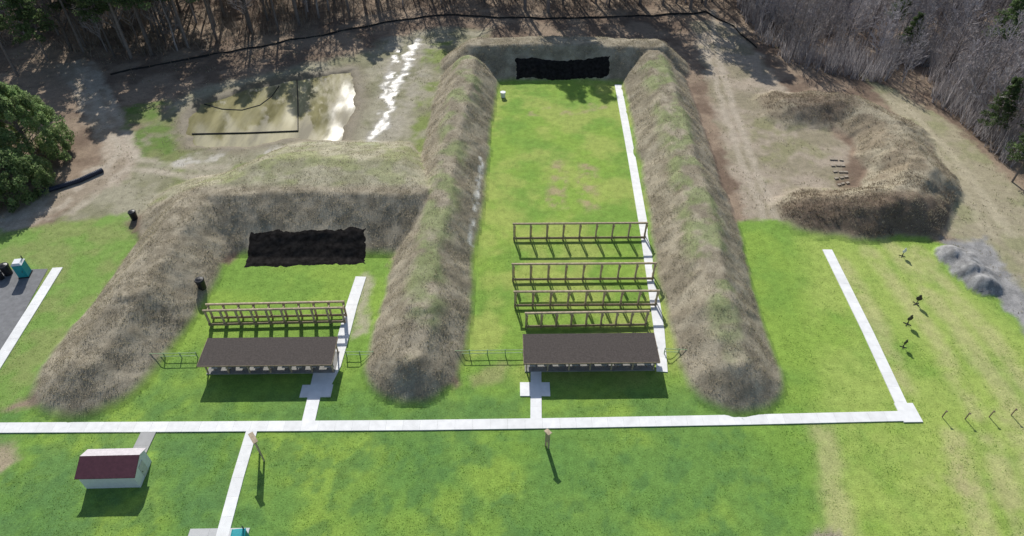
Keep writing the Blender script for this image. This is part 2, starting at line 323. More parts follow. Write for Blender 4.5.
GP = (OW == 6)*sst(.1, .3, HB); put((.33, .325, .32), GP, (.20, .197, .195), .6, 59)
put((.70, .68, .62), ln([(482, 165), (480, 190), (477, 205), (474, 225), (471, 248)], .08, .35, .35)*sst(.3, .45, fbm(X, Y, 2, 53)))
inside_p = sst(.2, 1.5, sdf(X, Y, PONDW)); put((.2, .16, .09), inside_p)
V = np.stack([X, Y, Z], 1)
ii, jj = np.meshgrid(np.arange(nx-1), np.arange(ny-1)); b0 = (jj*nx+ii).ravel()
Q = np.stack([b0, b0+1, b0+nx+1, b0+nx], 1); FO = np.max(OW[Q], axis=1)
def sub(name, sel):
    q = Q[sel]; u, inv = np.unique(q, return_inverse=True)
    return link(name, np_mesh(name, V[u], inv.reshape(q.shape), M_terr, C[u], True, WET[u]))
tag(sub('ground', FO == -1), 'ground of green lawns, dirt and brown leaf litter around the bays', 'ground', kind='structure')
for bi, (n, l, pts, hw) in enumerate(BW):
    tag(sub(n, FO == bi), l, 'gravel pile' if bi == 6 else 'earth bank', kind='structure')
# ------------------------------------------------------------------ backstops
BSP = []
def backstop(corn, label):
    def hit(px, py):
        A = np.array(at(px, py, 9)); B = np.array(at(px, py, -.5)); t = np.linspace(0, 1, 600)[:, None]; R_ = A+(B-A)*t
        zz = terr(R_[:, 0], R_[:, 1])[0]; i = int(np.argmax(R_[:, 2] <= zz)); return Vector(R_[i])
    A, B, Cc, D = [hit(*p) for p in corn]; n, k = 90, 34; BSP.append([tuple(q[:2]) for q in (A, B, Cc, D)])
    U, Vv = np.meshgrid(np.linspace(0, 1, n), np.linspace(0, 1, k)); U = U.ravel(); Vv = Vv.ravel()
    Uj = U+(fbm(U*0+4, Vv*10, 1.5, 87)-.5)*.05
    edge = (fbm(U*24, Vv*0+2, 3, 81)-.5)*.22; Vj = Vv*(1+edge)+(fbm(U*30, Vv*0+9, 1.5, 85)-.5)*.16*(1-Vv)
    x = (A.x*(1-Uj)+B.x*Uj)*(1-Vj)+(D.x*(1-Uj)+Cc.x*Uj)*Vj; y = (A.y*(1-Uj)+B.y*Uj)*(1-Vj)+(D.y*(1-Uj)+Cc.y*Uj)*Vj
    ed = np.minimum(np.minimum(U, 1-U)*n, np.minimum(Vv, 1-Vv)*k); ed = np.clip(ed/5, 0, 1)
    z = terr(x, y)[0]-.12+ed*(.26+.2*(fbm(x, y, .9, 83)-.5))
    i, j = np.meshgrid(np.arange(n-1), np.arange(k-1)); b = (j*n+i).ravel()
    o = link('backstop', np_mesh('backstop', np.c_[x, y, z], np.stack([b, b+1, b+n+1, b+n], 1), M_black, None, True)); tag(o, label, 'backstop')
backstop([(240, 269), (368, 266), (368, 226), (247, 228)], 'black rubber backstop bank at the end of the short left bay')
backstop([(514, 80), (612, 78), (612, 55), (513, 56)], 'black rubber backstop bank at the far end of the central bay')
# ------------------------------------------------------------------ blades
def blades(name, P, hmin, hmax, wd, k, cols, m, lean=.5):
    n = len(P); P = np.repeat(P, k, 0); n = len(P)
    P = P+np.c_[rng.normal(0, .12, (n, 2)), np.zeros(n)]
    a = rng.uniform(0, 2*PI, n); t = rng.uniform(0, 2*PI, n); h = rng.uniform(hmin, hmax, n); le = rng.uniform(0, lean, n)*h
    ww = wd*rng.uniform(.6, 1.4, n); dx = np.c_[np.cos(a)*ww, np.sin(a)*ww, np.zeros(n)]
    tip = P+np.c_[np.cos(t)*le, np.sin(t)*le, h]
    VV = np.stack([P-dx, P+dx, tip], 1).reshape(-1, 3)
    cc = np.asarray(cols)[rng.integers(0, len(cols), n)]*rng.uniform(.7, 1.3, (n, 1)); cc = np.repeat(cc, 3, 0)
    return link(name, np_mesh(name, VV, np.arange(3*n).reshape(-1, 3), m, cc))
def pick(wgt, n, j=.3):
    p = wgt/wgt.sum(); i = rng.choice(len(X), n, p=p); x = X[i]+rng.uniform(-j, j, n); y = Y[i]+rng.uniform(-j, j, n)
    return x, y
inner = (np.abs(X) < 136) & (Y > 26) & (Y < 176)
offb = np.ones(len(X))
for bpoly in BSP: offb *= (sdf(X, Y, bpoly) < -.2)
wd_ = inner*offb*sst(.3, 1., HB)*(OW >= 0)*(OW < 6)*(.2+sst(.4, .62, fbm(X, Y, 1.6, 71)))*(1-.5*crest)*(1-.5*bk)
x, y = pick(wd_, 60000); z = terr(x, y)[0]
DRY = [(.45, .395, .295), (.37, .325, .24), (.26, .225, .165), (.53, .48, .375), (.31, .29, .18)]
tag(blades('dry_weeds', np.c_[x, y, z-.04], .06, .30, .03, 3, DRY, M_dry, 1.0), 'dead brown weeds covering the earth berms', 'weeds', kind='stuff')
wb = inner*sst(.2, .8, HB)*(OW == 5)*(.05+sst(.45, .6, fbm(X, Y, 4, 72)))*(.3+1.6*(Y < at(0, 192).y)+1.2*(Y > at(0, 125).y)+.3*(X > at(915, 170).x))
x, y = pick(wb, 3800); z = terr(x, y)[0]
tag(blades('dead_brush', np.c_[x, y, z-.05], .08, .4, .035, 4, [(.22, .17, .125), (.15, .115, .085), (.28, .23, .17)], M_dry, .9), 'dark brown brush over the mound around the right dirt bay', 'brush', kind='stuff')
wl = inner*LAWN*(Y < 80)*(HB < .1)*(.2+sst(.4, .6, fbm(X, Y, 2.5, 73)))*np.where(Y < 56, 2, 1)
x, y = pick(wl, 42000); z = terr(x, y)[0]
tag(blades('lawn_grass', np.c_[x, y, z-.02], .04, .12, .05, 2, [(.27, .43, .08), (.22, .38, .07), (.3, .42, .09), (.14, .28, .06)], M_grass, 1.2), 'green grass blades standing in the lawns', 'grass', kind='stuff')
wp = inner*(1-LAWN)*(HB < .4)*(Y < 150)*(sdf(X, Y, PONDW) < -1)*sst(.45, .65, fbm(X, Y, 3, 75))
x, y = pick(wp, 12000); z = terr(x, y)[0]
tag(blades('rough_grass', np.c_[x, y, z-.03], .1, .35, .045, 3, DRY[:4]+[(.2, .23, .08)], M_dry, .9), 'rough dead grass scattered over the brown ground', 'grass', kind='stuff')
# ------------------------------------------------------------------ water
mb = MB(); cx = sum(p[0] for p in PONDW)/len(PONDW); cy = sum(p[1] for p in PONDW)/len(PONDW)
mb.poly([(cx+(p[0]-cx)*1.14, cy+(p[1]-cy)*1.14, -.32) for p in PONDW])
tag(mb.build('pond', M_water), 'muddy yellow brown pond with tree reflections', 'pond', kind='structure')
mb = MB(); bp = [(192, 134), (245, 133), (298, 131), (298, 105), (297, 80)]
for a, b in zip(bp[:-1], bp[1:]): mb.bar(at(*a, -.25), at(*b, -.25), .14, .26)
o = mb.build('silt_baffle', M_silt); tag(o, 'dark L shaped baffle barrier floating in the pond', 'barrier')
mb = MB(); bp = [(204, 104), (222, 109), (242, 110), (260, 105), (272, 96), (279, 86)]  # thin curved dark line laid over the water
for a, b in zip(bp[:-1], bp[1:]): mb.bar(at(*a, -.27), at(*b, -.27), .1, .14)
o = mb.build('curved_pond_line', M_silt); tag(o, 'thin curved dark boom floating in the far left part of the pond', 'line')
# ------------------------------------------------------------------ walkways
def walk(name, pts, wd, z, label, c=.8, step=1.8):
    P = [Vector(at(*p)) for p in pts]; VV = []; FF = []; CC = []
    path = []
    for a, b in zip(P[:-1], P[1:]):
        n = max(1, int((b-a).length/step))
        for i in range(n): path.append(a.lerp(b, i/n))
    path.append(P[-1]); L = []
    for i, p in enumerate(path):
        d = (path[min(i+1, len(path)-1)]-path[max(i-1, 0)]).normalized(); L.append(Vector((-d.y, d.x, 0))*wd/2)
    for i in range(len(path)-1):
        p, q = path[i], path[i+1]; k = c*random.uniform(.93, 1.03)
        g = (q-p).normalized()*.006
        c4 = [p+L[i]+g, p-L[i]+g, q-L[i+1]-g, q+L[i+1]-g]; b = len(VV)
        for zz in (-.15, z):
            VV += [(v.x, v.y, zz) for v in c4]
        FF += [(b+4, b+5, b+6, b+7), (b, b+1, b+5, b+4), (b+1, b+2, b+6, b+5), (b+2, b+3, b+7, b+6), (b+3, b, b+4, b+7)]
        CC += [(k, k*.995, k*.98)]*8
    o = link(name, np_mesh(name, VV, FF, M_conc, np.array(CC)))
    return tag(o, label, 'walkway', kind='structure')
walk('main_walkway', [(-60, 428.5), (200, 427), (420, 425.5), (560, 423.5), (750, 420), (919, 416)], 1.35, .12, 'long white concrete walkway crossing the whole picture')
walk('walkway', [(907, 418), (900, 402), (868, 333), (827, 250)], 1.4, .114, 'straight white concrete walkway beside the right field')
walk('walkway', [(662, 372), (659, 330), (645, 235), (632, 160), (618, 85)], 1.35, .1, 'white concrete walkway along the right edge of the central bay')
walk('walkway', [(536, 421), (536, 368)], 1.3, .108, 'short white walkway from the main walk to the central shelter')
walk('walkway', [(520, 389.5), (550, 389.5)], 2.0, .104, 'small concrete pad at the left end of the central shelter', step=4)
walk('walkway', [(308, 424), (320, 372)], 1.5, .108, 'short white walkway from the main walk to the left shelter')
walk('walkway', [(301, 391.5), (332, 391)], 1.8, .104, 'small concrete pad beside the left shelter', step=4)
walk('walkway', [(322, 391), (335, 366), (344, 335), (352, 305), (361, 277)], 1.5, .1, 'white walkway along the right side of the left bay')
walk('walkway', [(252, 431), (238, 478), (222, 538), (215, 560)], 1.25, .114, 'white concrete walkway running down at lower left')
walk('walkway', [(149, 432), (135, 461)], 1.7, .108, 'grey walkway leading to the small white shed', .36)
walk('walkway', [(58, 268), (35, 305), (-2, 364), (-20, 392)], 1.4, .114, 'white concrete walkway beside the asphalt pad at left edge')
walk('walkway', [(188, 537), (248, 536)], 1.6, .104, 'concrete strip at the bottom edge by the teal toilet', .55)
mb = MB(); mb.poly([(*p, .05) for p in atl([(-10, 375), (-140, 378), (-100, 273), (48, 269)])])
tag(mb.build('parking_pad', M_asph), 'grey asphalt pad at the left edge', 'pavement', kind='structure')
mb = MB(); q = at(908, 413); mb.box(q.x, q.y, .003, 2.2, 2.6, .25, .02)
o = mb.build('walkway_pad', M_conc); C8 = o.data.color_attributes.new('Col', 'FLOAT_COLOR', 'POINT'); C8.data.foreach_set('color', [.8, .796, .784, 1]*8)
tag(o, 'square concrete pad at the right end of the main walkway', 'walkway', kind='structure')
# ------------------------------------------------------------------ shelters
def shelter(NL, NR, FL, where):
    zn, zf = 2.5, 2.65
    A = at(*NL, zn); B = at(*NR, zn); G = at(*FL, zf)
    ux = (B-A).normalized(); rz = math.atan2(ux.y, ux.x); W = (B-A).length; uy = Vector((-ux.y, ux.x, 0)); D = (G-A).dot(uy)
    org = A+ux*W/2+uy*D/2; org.z = 0
    r = empty('firing_shelter', org, rz, 'open shelter with dark brown roof at the near end of the '+where+' bay', 'shelter')
    t = .16; hw, hd = W/2, D/2
    mb = MB()
    v = [(-hw, -hd, zn), (hw, -hd, zn), (hw, hd, zf), (-hw, hd, zf)]
    mb.v = v+[(a, b, c-t) for a, b, c in v]; mb.f = [(0, 1, 2, 3), (7, 6, 5, 4), (0, 4, 5, 1), (1, 5, 6, 2), (2, 6, 7, 3), (3, 7, 4, 0)]
    rf = mb.build('roof', M_shing, r)
    f = MB()
    f.bar((-hw, -hd-.03, zn-.1), (hw, -hd-.03, zn-.1), .05, .2); f.bar((-hw-.03, -hd, zn-.08), (-hw-.03, hd, zf-.08), .05, .2); f.bar((hw+.03, -hd, zn-.08), (hw+.03, hd, zf-.08), .05, .2)
    f.build('fascia', M_wood2, rf)
    s = MB().box(0, .2, 0, W-.3, D-.9, .26); so_ = s.build('floor_slab', M_slab, r)
    for yy, zz in ((-hd+.8, zn-.2), (hd-.35, zf-.25)):
        MB().bar((-hw+.1, yy, zz-.1), (hw-.1, yy, zz-.1), .12, .22).build('beam', M_wood, r)
        for i in range(7):
            x = -hw+.35+i*(W-.7)/6; MB().box(x, yy, (zz-.2+.13)/2, .16, .16, zz-.2-.13+.02).build('post', M_wood, r)
    n = 9; c = math.cos(rz); sn = math.sin(rz); proto = None
    for i in range(n):
        lx = -hw+1.1+i*(W-2.2)/(n-1); ly = -hd+2.2
        loc = org+Vector((lx*c-ly*sn, lx*sn+ly*c, .13))
        if proto is None:
            proto = empty('shooting_bench', loc, rz)
            MB().box(0, .1, .8, .8, 1.0, .07).box(.28, -.55, .8, .3, .5, .07).build('bench_top', M_offw, proto)
            MB().box(0, -.95, .48, .7, .32, .06).build('seat', M_offw, proto)
            for q in ((-.3, .45), (.3, .45), (0, -.3)): MB().box(q[0], q[1], .385, .1, .1, .76).build('leg', M_wood2, proto)
            MB().box(0, -.95, .225, .1, .1, .45).build('leg', M_wood2, proto); o = proto
        else:
            o = proto.copy(); col.objects.link(o); o.location = loc
            for ch in list(proto.children): q = ch.copy(); col.objects.link(q); q.parent = o
        tag(o, 'pale shooting bench in the row under the '+where+' bay shelter roof', 'bench', 'shooting benches under the '+where+' bay shelter')
shelter((197, 366), (331.5, 364.5), (202, 338), 'short left')
shelter((524, 363.5), (660, 362), (524, 334), 'long central')
# ------------------------------------------------------------------ target frames
def frame(a, b, h, n, label, double=False):
    A, B = at(*a), at(*b); mid = (A+B)/2; d = B-A; L = d.length; rz = math.atan2(d.y, d.x)
    r = empty('timber_frame', mid, rz, label, 'target frame'); m = M_wood
    hl = L/2
    for yy in ((0, 1.2) if double else (0,)):
        hh = h if yy == 0 else h-.1
        MB().bar((-hl-.2, yy, hh), (hl+.2, yy, hh), .2, .26).build('top_rail', m, r)
        MB().bar((-hl-.15, yy-.15, .45), (hl+.15, yy-.15, .45), .1, .38).build('lower_rail', M_wood2, r)
        for i in range(n):
            x = -hl+i*L/(n-1); MB().box(x, yy, (hh-.13)/2-.1, .24, .18, hh-.13+.2).build('post', m, r)
    for i in range(n):
        x = -hl+i*L/(n-1)+.19
        if double: MB().bar((x, 0, h-.26), (x, 1.2, h-.36), .1, .16).build('tie', m, r)
        else: MB().bar((x, 0, h-.4), (x, 1.1, -.05), .13, .15).build('brace', m, r)
frame((211, 326), (345, 323), 2.9, 10, 'double timber target frame in the short left bay', True)
frame((514, 240), (644, 239), 3.1, 9, 'farthest timber target frame in the central bay')
frame((513, 281), (652, 280), 3.2, 9, 'second farthest timber target frame in the central bay')
frame((515, 307), (655, 306), 2.9, 9, 'third timber target frame from the far end in the central bay')
frame((526, 328), (645, 326), 2.8, 9, 'nearest timber target frame just beyond the central shelter roof')
# ------------------------------------------------------------------ green fences
def fence(a, b, label):
    A, B = at(*a), at(*b); mid = (A+B)/2; d = B-A; L = d.length; r = empty('rail_fence', mid, math.atan2(d.y, d.x), label, 'fence')
    n = max(2, int(round(L/2.2))+1)
    for i in range(n): MB().box(-L/2+i*L/(n-1), 0, .55, .1, .1, 1.2).build('post', M_green, r)
    for z in (.55, 1.1): MB().bar((-L/2-.1, -.08, z), (L/2+.1, -.08, z), .07, .06).build('rail', M_green, r)
fence((150, 359), (198, 358), 'green rail fence left of the short left bay shelter')
fence((347, 357), (374, 357), 'short green rail fence right of the left shelter')
fence((452, 356), (523, 355), 'green rail fence left of the central shelter')
fence((664, 354), (692, 355), 'short green rail fence right of the central shelter')
# ------------------------------------------------------------------ shed
A = at(86, 488); B = at(135, 488); mid = (A+B)/2; W = (B-A).length+.5; D = 3.1
r = empty('garden_shed', (mid.x+.3, mid.y+D/2, 0), math.radians(1.5), 'small white shed with maroon gable roof at lower left', 'shed')
ew, rw = 2.2, 3.0; hw = W/2; hd = D/2; ry = .45
mb = MB(); v = [(-hw, -hd, 0), (hw, -hd, 0), (hw, hd, 0), (-hw, hd, 0), (-hw, -hd, ew), (hw, -hd, ew), (hw, hd, ew+.2), (-hw, hd, ew+.2), (-hw, ry, rw-.03), (hw, ry, rw-.03)]
mb.v = v; mb.f = [(0, 1, 5, 4), (2, 3, 7, 6), (1, 2, 6, 9, 5), (3, 0, 4, 8, 7)]; mb.build('wall', M_white, r)
for s, ye, eh in ((-1, -hd, ew), (1, hd, ew+.2)):
    e = ye+s*.15; sl = (rw-eh)/abs(ye-ry); ze = rw-sl*abs(e-ry)
    mb = MB(); x0, x1 = -hw-.25, hw+.25; pts = [(x0, ry, rw), (x1, ry, rw), (x1, e, ze), (x0, e, ze)]
    mb.v = [(a, b, c+.08) for a, b, c in pts]+pts; mb.f = [(0, 1, 2, 3), (7, 6, 5, 4), (0, 4, 5, 1), (1, 5, 6, 2), (2, 6, 7, 3), (3, 7, 4, 0)]; o = mb.build('roof', M_maroon if s < 0 else M_glarert, r)
    o['label'] = 'maroon near roof slope' if s < 0 else 'far roof slope with sun glare painted pale'
dr = MB().box(hw+.02, .1, .97, .05, .95, 1.9).build('door', M_offw, r); MB().box(hw+.07, -.25, .95, .05, .08, .12).build('handle', M_steel, dr)
# ------------------------------------------------------------------ sign boards
def sign(p, h, wd, rz, label):
    r = empty('notice_board', at(*p), rz, label, 'sign board')
    for s in (-1, 1): MB().box(s*wd/2, 0, h/2-.1, .16, .16, h+.2).build('post', M_wood, r)
    MB().box(0, -.03, h*.62, wd-.18, .08, h*.5).build('board', M_wood, r)
    mb = MB().bar((-wd/2-.15, -.12, h+.06), (wd/2+.15, -.12, h+.06), .26, .06).bar((-wd/2-.15, .14, h+.06), (wd/2+.15, .14, h+.06), .26, .06); mb.build('cap', M_wood, r)
sign((262, 457), 3.7, 1.2, math.radians(-52), 'tall tan wooden notice board beside the lower left walkway')
sign((547, 447), 2.9, .45, math.radians(-50), 'narrow wooden notice post below the main walkway near the centre')
# ------------------------------------------------------------------ toilets, bins
def toilet(p, rz, label, s=1., rm=None):
    r = empty('portable_toilet', at(*p), rz, label, 'portable toilet'); r.scale = (s, s, s)
    MB().box(0, 0, .08, 1.25, 1.25, .16).build('base', M_blackp, r)
    MB().box(0, 0, 1.1, 1.12, 1.12, 1.9).build('body', M_teal, r)
    d = MB().box(0, -.575, 1.08, .72, .05, 1.75).build('door', M_teal, r); MB().box(.26, -.62, 1.05, .06, .05, .16).build('handle', M_steel, d)
    mb = MB(); mb.v = [(-.62, -.62, 2.05), (.62, -.62, 2.05), (.62, .62, 2.05), (-.62, .62, 2.05), (-.4, -.45, 2.3), (.4, -.45, 2.3), (.4, .45, 2.3), (-.4, .45, 2.3)]
    mb.f = [(3, 2, 1, 0), (4, 5, 6, 7), (0, 1, 5, 4), (1, 2, 6, 5), (2, 3, 7, 6), (3, 0, 4, 7)]; mb.build('roof', rm or M_white, r)
    MB().tube((.45, .5, 2.0), (.45, .5, 2.65), .06, .06, 8).build('vent_pipe', M_blackp, r)
toilet((26, 275), math.radians(10), 'teal portable toilet on the asphalt pad at left edge', 1.15)
toilet((244, 546), math.radians(5), 'teal portable toilet cut off by the bottom edge', 1.1, M_teal)
def bin_(p, label, s=1., h0=0):
    q = at(*p); q.z = float(terr(np.array([q.x]), np.array([q.y]))[0][0]); r = empty('trash_can', q, 0, label, 'trash can'); r.scale = (s,)*3
    MB().tube((0, 0, -.05), (0, 0, 1.05), .36, .42, 14).build('body', M_blackp, r); MB().tube((0, 0, 1.05), (0, 0, 1.16), .46, .4, 14).tube((0, 0, 1.16), (0, 0, 1.26), .36, .1, 14).build('lid', M_blackp, r)
bin_((9, 274), 'large black trash can left of the teal toilet on the pad', 1.5)
bin_((2, 279), 'smaller black trash can at the very left edge of the pad', 1.0)
bin_((135, 219), 'dark barrel beside the outer left berm', 1.3)
bin_((205, 293), 'black barrel at the inner foot of the outer left berm', 1.4)
r = empty('bucket', at(503, 97), 0, 'small white bucket in the far left corner of the central bay', 'bucket')
MB().tube((0, 0, 0), (0, 0, 1.0), .42, .5, 12).build('body', M_white, r); MB().tube((0, 0, 1), (0, 0, 1.08), .54, .54, 12).build('lid', M_white, r)
r = MB(); pp = [(38, 193), (58, 187), (80, 180), (102, 170)]
for a, b in zip(pp[:-1], pp[1:]): r.tube(at(*a, .35), at(*b, .35), .36, .36, 12)
for i in range(40):
    t = i/39*2.999; k = int(t); f = t-k; a = at(*pp[k], .35).lerp(at(*pp[k+1], .35), f); d = (at(*pp[k+1], .35)-at(*pp[k], .35)).normalized()*.08; r.tube(a-d, a+d, .4, .4, 12)
tag(r.build('drain_pipe', M_pipe, None, True), 'long dark corrugated pipe lying beside the left dirt track', 'pipe')
for i, (p, s, lb) in enumerate([((836, 160), .9, 'farthest pale block row in the dirt bay at right'), ((838, 166), 1.0, 'second pale block row from the far end in the dirt bay'), ((840, 172), 1.05, 'middle pale block row in the dirt bay at right'), ((841, 178), 1.0, 'second nearest pale block row in the dirt bay'), ((843, 184), .9, 'nearest pale block row in the dirt bay at right')]):
    q = at(*p); q.z = float(terr(np.array([q.x]), np.array([q.y]))[0][0])-.1
    mb = MB()
    for j in range(3): mb.box((j-1)*.85*s+random.uniform(-.1, .1), random.uniform(-.12, .12), .13, .7*s, .4, .3, random.uniform(-.15, .15))
    o = mb.build('block_row', M_stone); o.location = q; o.rotation_euler = (0, 0, .12*i-.2)
    tag(o, lb, 'block row')
# field targets
def target(p, label, wh=False, s=1.):
    r = empty('target_stand', at(*p), random.uniform(-.4, .4), label, 'target'); r.scale = (s,)*3
    MB().bar((-.4, -.35, .04), (.4, .35, .04), .1, .08).bar((-.4, .35, .05), (.4, -.35, .05), .1, .08).build('base', M_steel, r)
    MB().box(0, 0, .45, .09, .09, .9).build('post', M_steel, r)
    mb = MB().tube((0, -.05, 1.2), (0, .02, 1.2), .42, .42, 14).tube((0, -.05, 1.72), (0, .02, 1.72), .2, .2, 12); mb.build('plate', M_white if wh else M_steel, r)
target((902, 256), 'white topped target stand farthest up the right field', True, .8)
target((916, 304), 'dark target stand with plate, second farthest in the right field', False, .9)
target((907, 324), 'dark target stand in the middle of the right field', False, .9)
target((903, 347), 'dark target stand nearest the right walkway bend', False, .75)
for p, lb in (((942, 417), 'leftmost wooden stake at the right edge of the field'), ((965, 419), 'second wooden stake from the left in the right field'), ((989, 417), 'third wooden stake from the left in the right field'), ((1011, 415), 'rightmost wooden stake in the right field')):
    r = empty('target_stake', at(*p), random.uniform(-.2, .2), lb, 'stake')
    MB().box(0, 0, .6, .1, .1, 1.3).build('post', M_wood2, r); MB().box(0, -.08, 1.12, .3, .05, .14).build('crosspiece', M_wood2, r)
# ------------------------------------------------------------------ silt fence
sf = [(110, 75), (170, 63), (230, 52), (320, 36), (385, 23), (440, 15), (500, 18), (560, 19), (640, 17), (705, 13), (733, 27), (757, 48)]
W_ = [at(*p) for p in sf]; pth = []
for a, b in zip(W_[:-1], W_[1:]):
    n = max(1, int((b-a).length/3.2)); pth += [a.lerp(b, i/n)+Vector((random.uniform(-.25, .25), random.uniform(-.25, .25), 0)) for i in range(n)]
pth.append(W_[-1]); zz = terr(np.array([p.x for p in pth]), np.array([p.y for p in pth]))[0]
for p, q in zip(pth, zz): p.z = float(q)
r = empty('silt_fence', pth[0], 0, 'black fabric silt fence along the edge of the wood', 'fence'); mb = MB()
for a, b in zip(pth[:-1], pth[1:]):
    a, b = a-pth[0], b-pth[0]; mb.bar(a+Vector((0, 0, .12)), b+Vector((0, 0, .12)), .04, .48)
mb.build('fabric', M_silt, r)
for p in pth[:95]:
    q = p-pth[0]; MB().box(q.x, q.y-.06, q.z+.25, .06, .06, .8).build('stake', M_wood2, r)
# ------------------------------------------------------------------ trees
def bare_tree(seed, h, r0):
    R = random.Random(seed); tr = MB(); cr = MB(); pts = []; x = y = 0
    for i in range(8):
        t = i/7; pts.append(Vector((x, y, t*h*.93-.3*(i == 0)))); x += R.uniform(-.22, .22); y += R.uniform(-.22, .22)
    rad = lambda t: r0*(1-.85*t)
    for i in range(7): tr.tube(pts[i], pts[i+1], rad(i/7), rad((i+1)/7), 6, i in (0, 6))
    nb = 30; az = R.uniform(0, 6)
    for k in range(nb):
        t = .2+.78*k/nb; f = t*7; i = min(6, int(f)); p = pts[i].lerp(pts[i+1], f-i); az += 2.4+R.uniform(-.5, .5)
        el = R.uniform(.5, 1.0); L = h*(.28*(1.2-t))*R.uniform(.6, 1.25)
        d = Vector((math.cos(az)*math.cos(el), math.sin(az)*math.cos(el), math.sin(el))); br = rad(t)*.5
        m_ = p+d*L*.5; e = m_+(d+Vector((0, 0, .35))).normalized()*L*.5
        cr.tube(p, m_, br, br*.6, 4, False); cr.tube(m_, e, br*.6, .025, 4, False)
        for s in range(5):
            u = R.uniform(.25, .95); q = p.lerp(m_, u*2) if u < .5 else m_.lerp(e, u*2-1)
            d2 = (d+Vector((R.uniform(-.9, .9), R.uniform(-.9, .9), R.uniform(-.2, .7)))).normalized(); L2 = L*R.uniform(.25, .5); e2 = q+d2*L2
            cr.tube(q, e2, br*.35+.018, .018, 3, False)
            for w_ in range(7):
                u2 = R.uniform(.3, 1); q2 = q.lerp(e2, u2); d3 = (d2+Vector((R.uniform(-1, 1), R.uniform(-1, 1), R.uniform(-.3, .8)))).normalized()
                e3 = q2+d3*L2*R.uniform(.4, .9); sx = d3.cross(Vector((R.uniform(-1, 1), R.uniform(-1, 1), 1))).normalized()*.036
                cr.poly([q2-sx, q2+sx, e3])
    return tr, cr
def leaf_tris(cen, rad, n, size, cols, seed, flat=1.):
    g = np.random.default_rng(seed); m = len(cen); k = g.integers(0, m, n)
    d = g.normal(0, 1, (n, 3)); d /= np.linalg.norm(d, axis=1)[:, None]; d *= (g.uniform(.35, 1, n)**.6)[:, None]; d[:, 2] *= flat
    p = cen[k]+d*rad[k][:, None]; a = g.normal(0, 1, (n, 3)); a /= np.linalg.norm(a, axis=1)[:, None]
    b = np.cross(a, g.normal(0, 1, (n, 3))); b /= np.linalg.norm(b, axis=1)[:, None]; s = size*g.uniform(.6, 1.4, n)[:, None]
    VV = np.stack([p-a*s*.5, p+a*s*.5, p+b*s], 1).reshape(-1, 3)
    tone = g.uniform(.65, 1.35, m)[k]; c = np.array(cols)[g.integers(0, len(cols), n)]*tone[:, None]*g.uniform(.8, 1.2, (n, 1))
    return VV, np.arange(3*n).reshape(-1, 3), np.repeat(c, 3, 0)
def pine(seed, h, r0, start=.4, spread=.17, n=5200):
    R = random.Random(seed); tr = MB(); tr.tube((0, 0, -.3), (0, 0, h*.5), r0, r0*.7, 7, False).tube((0, 0, h*.5), (0, 0, h*.98), r0*.7, .04, 7, False)
    cen = []; rad = []; az = 0
    for k in range(60):
        t = start+(1-start)*(k/60); az += 2.4+R.uniform(-.4, .4); L = h*spread*(1.1-t)/(1.1-start)*1.25*R.uniform(.6, 1.2)+.35
        e = Vector((math.cos(az)*L, math.sin(az)*L, t*h+L*R.uniform(-.1, .25))); tr.tube((0, 0, t*h-.1), e, .07*(1.1-t)+.02, .015, 3, False)
        for u in (.5, .8, 1.): cen.append(tuple(Vector((0, 0, t*h)).lerp(e, u))); rad.append(.35+.18*L*u)
    cen.append((0, 0, h)); rad.append(.4)
    return tr, leaf_tris(np.array(cen), np.array(rad), n, .34, [(.13, .19, .08), (.155, .215, .09), (.10, .15, .065)], seed, .6)
def leafy(seed, h, rx, n):
    R = random.Random(seed); tr = MB(); tr.tube((0, 0, -.3), (.2, .1, h*.35), .35, .25, 8, False).tube((.2, .1, h*.35), (0, 0, h*.85), .25, .05, 8, False)
    cen = []; rad = []
    for k in range(260):
        t = R.uniform(.03, 1); prof = rx*(1-t**2.0)**.7*(.8+.5*min(1, t*4)); a = R.uniform(0, 2*PI); q = math.sqrt(R.uniform(.3, 1))*prof*R.uniform(.85, 1.0)
        c = Vector((math.cos(a)*q, math.sin(a)*q, t*h*.95)); cen.append(tuple(c)); rad.append(R.uniform(.35, .75)*rx/4.8)
        if k % 5 == 0: tr.tube((0, 0, t*h*.6), c, .09, .02, 4, False)
    return tr, leaf_tris(np.array(cen), np.array(rad), n, .24, [(.21, .305, .125), (.25, .34, .135), (.17, .255, .10), (.28, .345, .165)], seed, 1.3)
protos = []; greys = []
for k, (h, r0) in enumerate(((20, .27), (18, .23), (22, .32), (15, .19), (19, .26), (16, .2))):
    t, c = bare_tree(100+k, h, r0); mm = M_bark2 if k % 2 == 1 else M_bark
    protos.append((t.mesh('trunk', mm), c.mesh('crown', M_bark2 if k != 2 else M_bark)))
for k, (h, r0) in enumerate(((19, .22), (17, .2), (15, .17), (18, .21))):
    t, c = bare_tree(140+k, h, r0); greys.append((t.mesh('trunk', M_bark3), c.mesh('crown', M_bark3)))
pines = []
for k, (h, r0, st, spd) in enumerate(((24, .34, .52, .14), (17, .22, .3, .17), (27, .38, .56, .13), (22, .3, .45, .15))):
    t, (v, f, c) = pine(200+k, h, r0, st, spd, 6000); pines.append((t.mesh('trunk', M_bark), np_mesh('crown', v, f, M_leaf, c)))
def place(name, pr, x, y, s, label, cat, group=None):
    z = float(terr(np.array([x]), np.array([y]))[0][0]); r = empty(name, (x, y, z), random.uniform(0, 6.28), label, cat, group); r.scale = (s, s, s*random.uniform(.9, 1.1))
    link('trunk', pr[0], r); link('crown', pr[1], r)
FT = atl([(-40, -24), (480, -24), (735, -24), (725, 8), (640, 8), (560, 9), (430, 6), (380, 13), (300, 30), (230, 42), (120, 62), (70, 52), (30, 40), (-40, 60)])
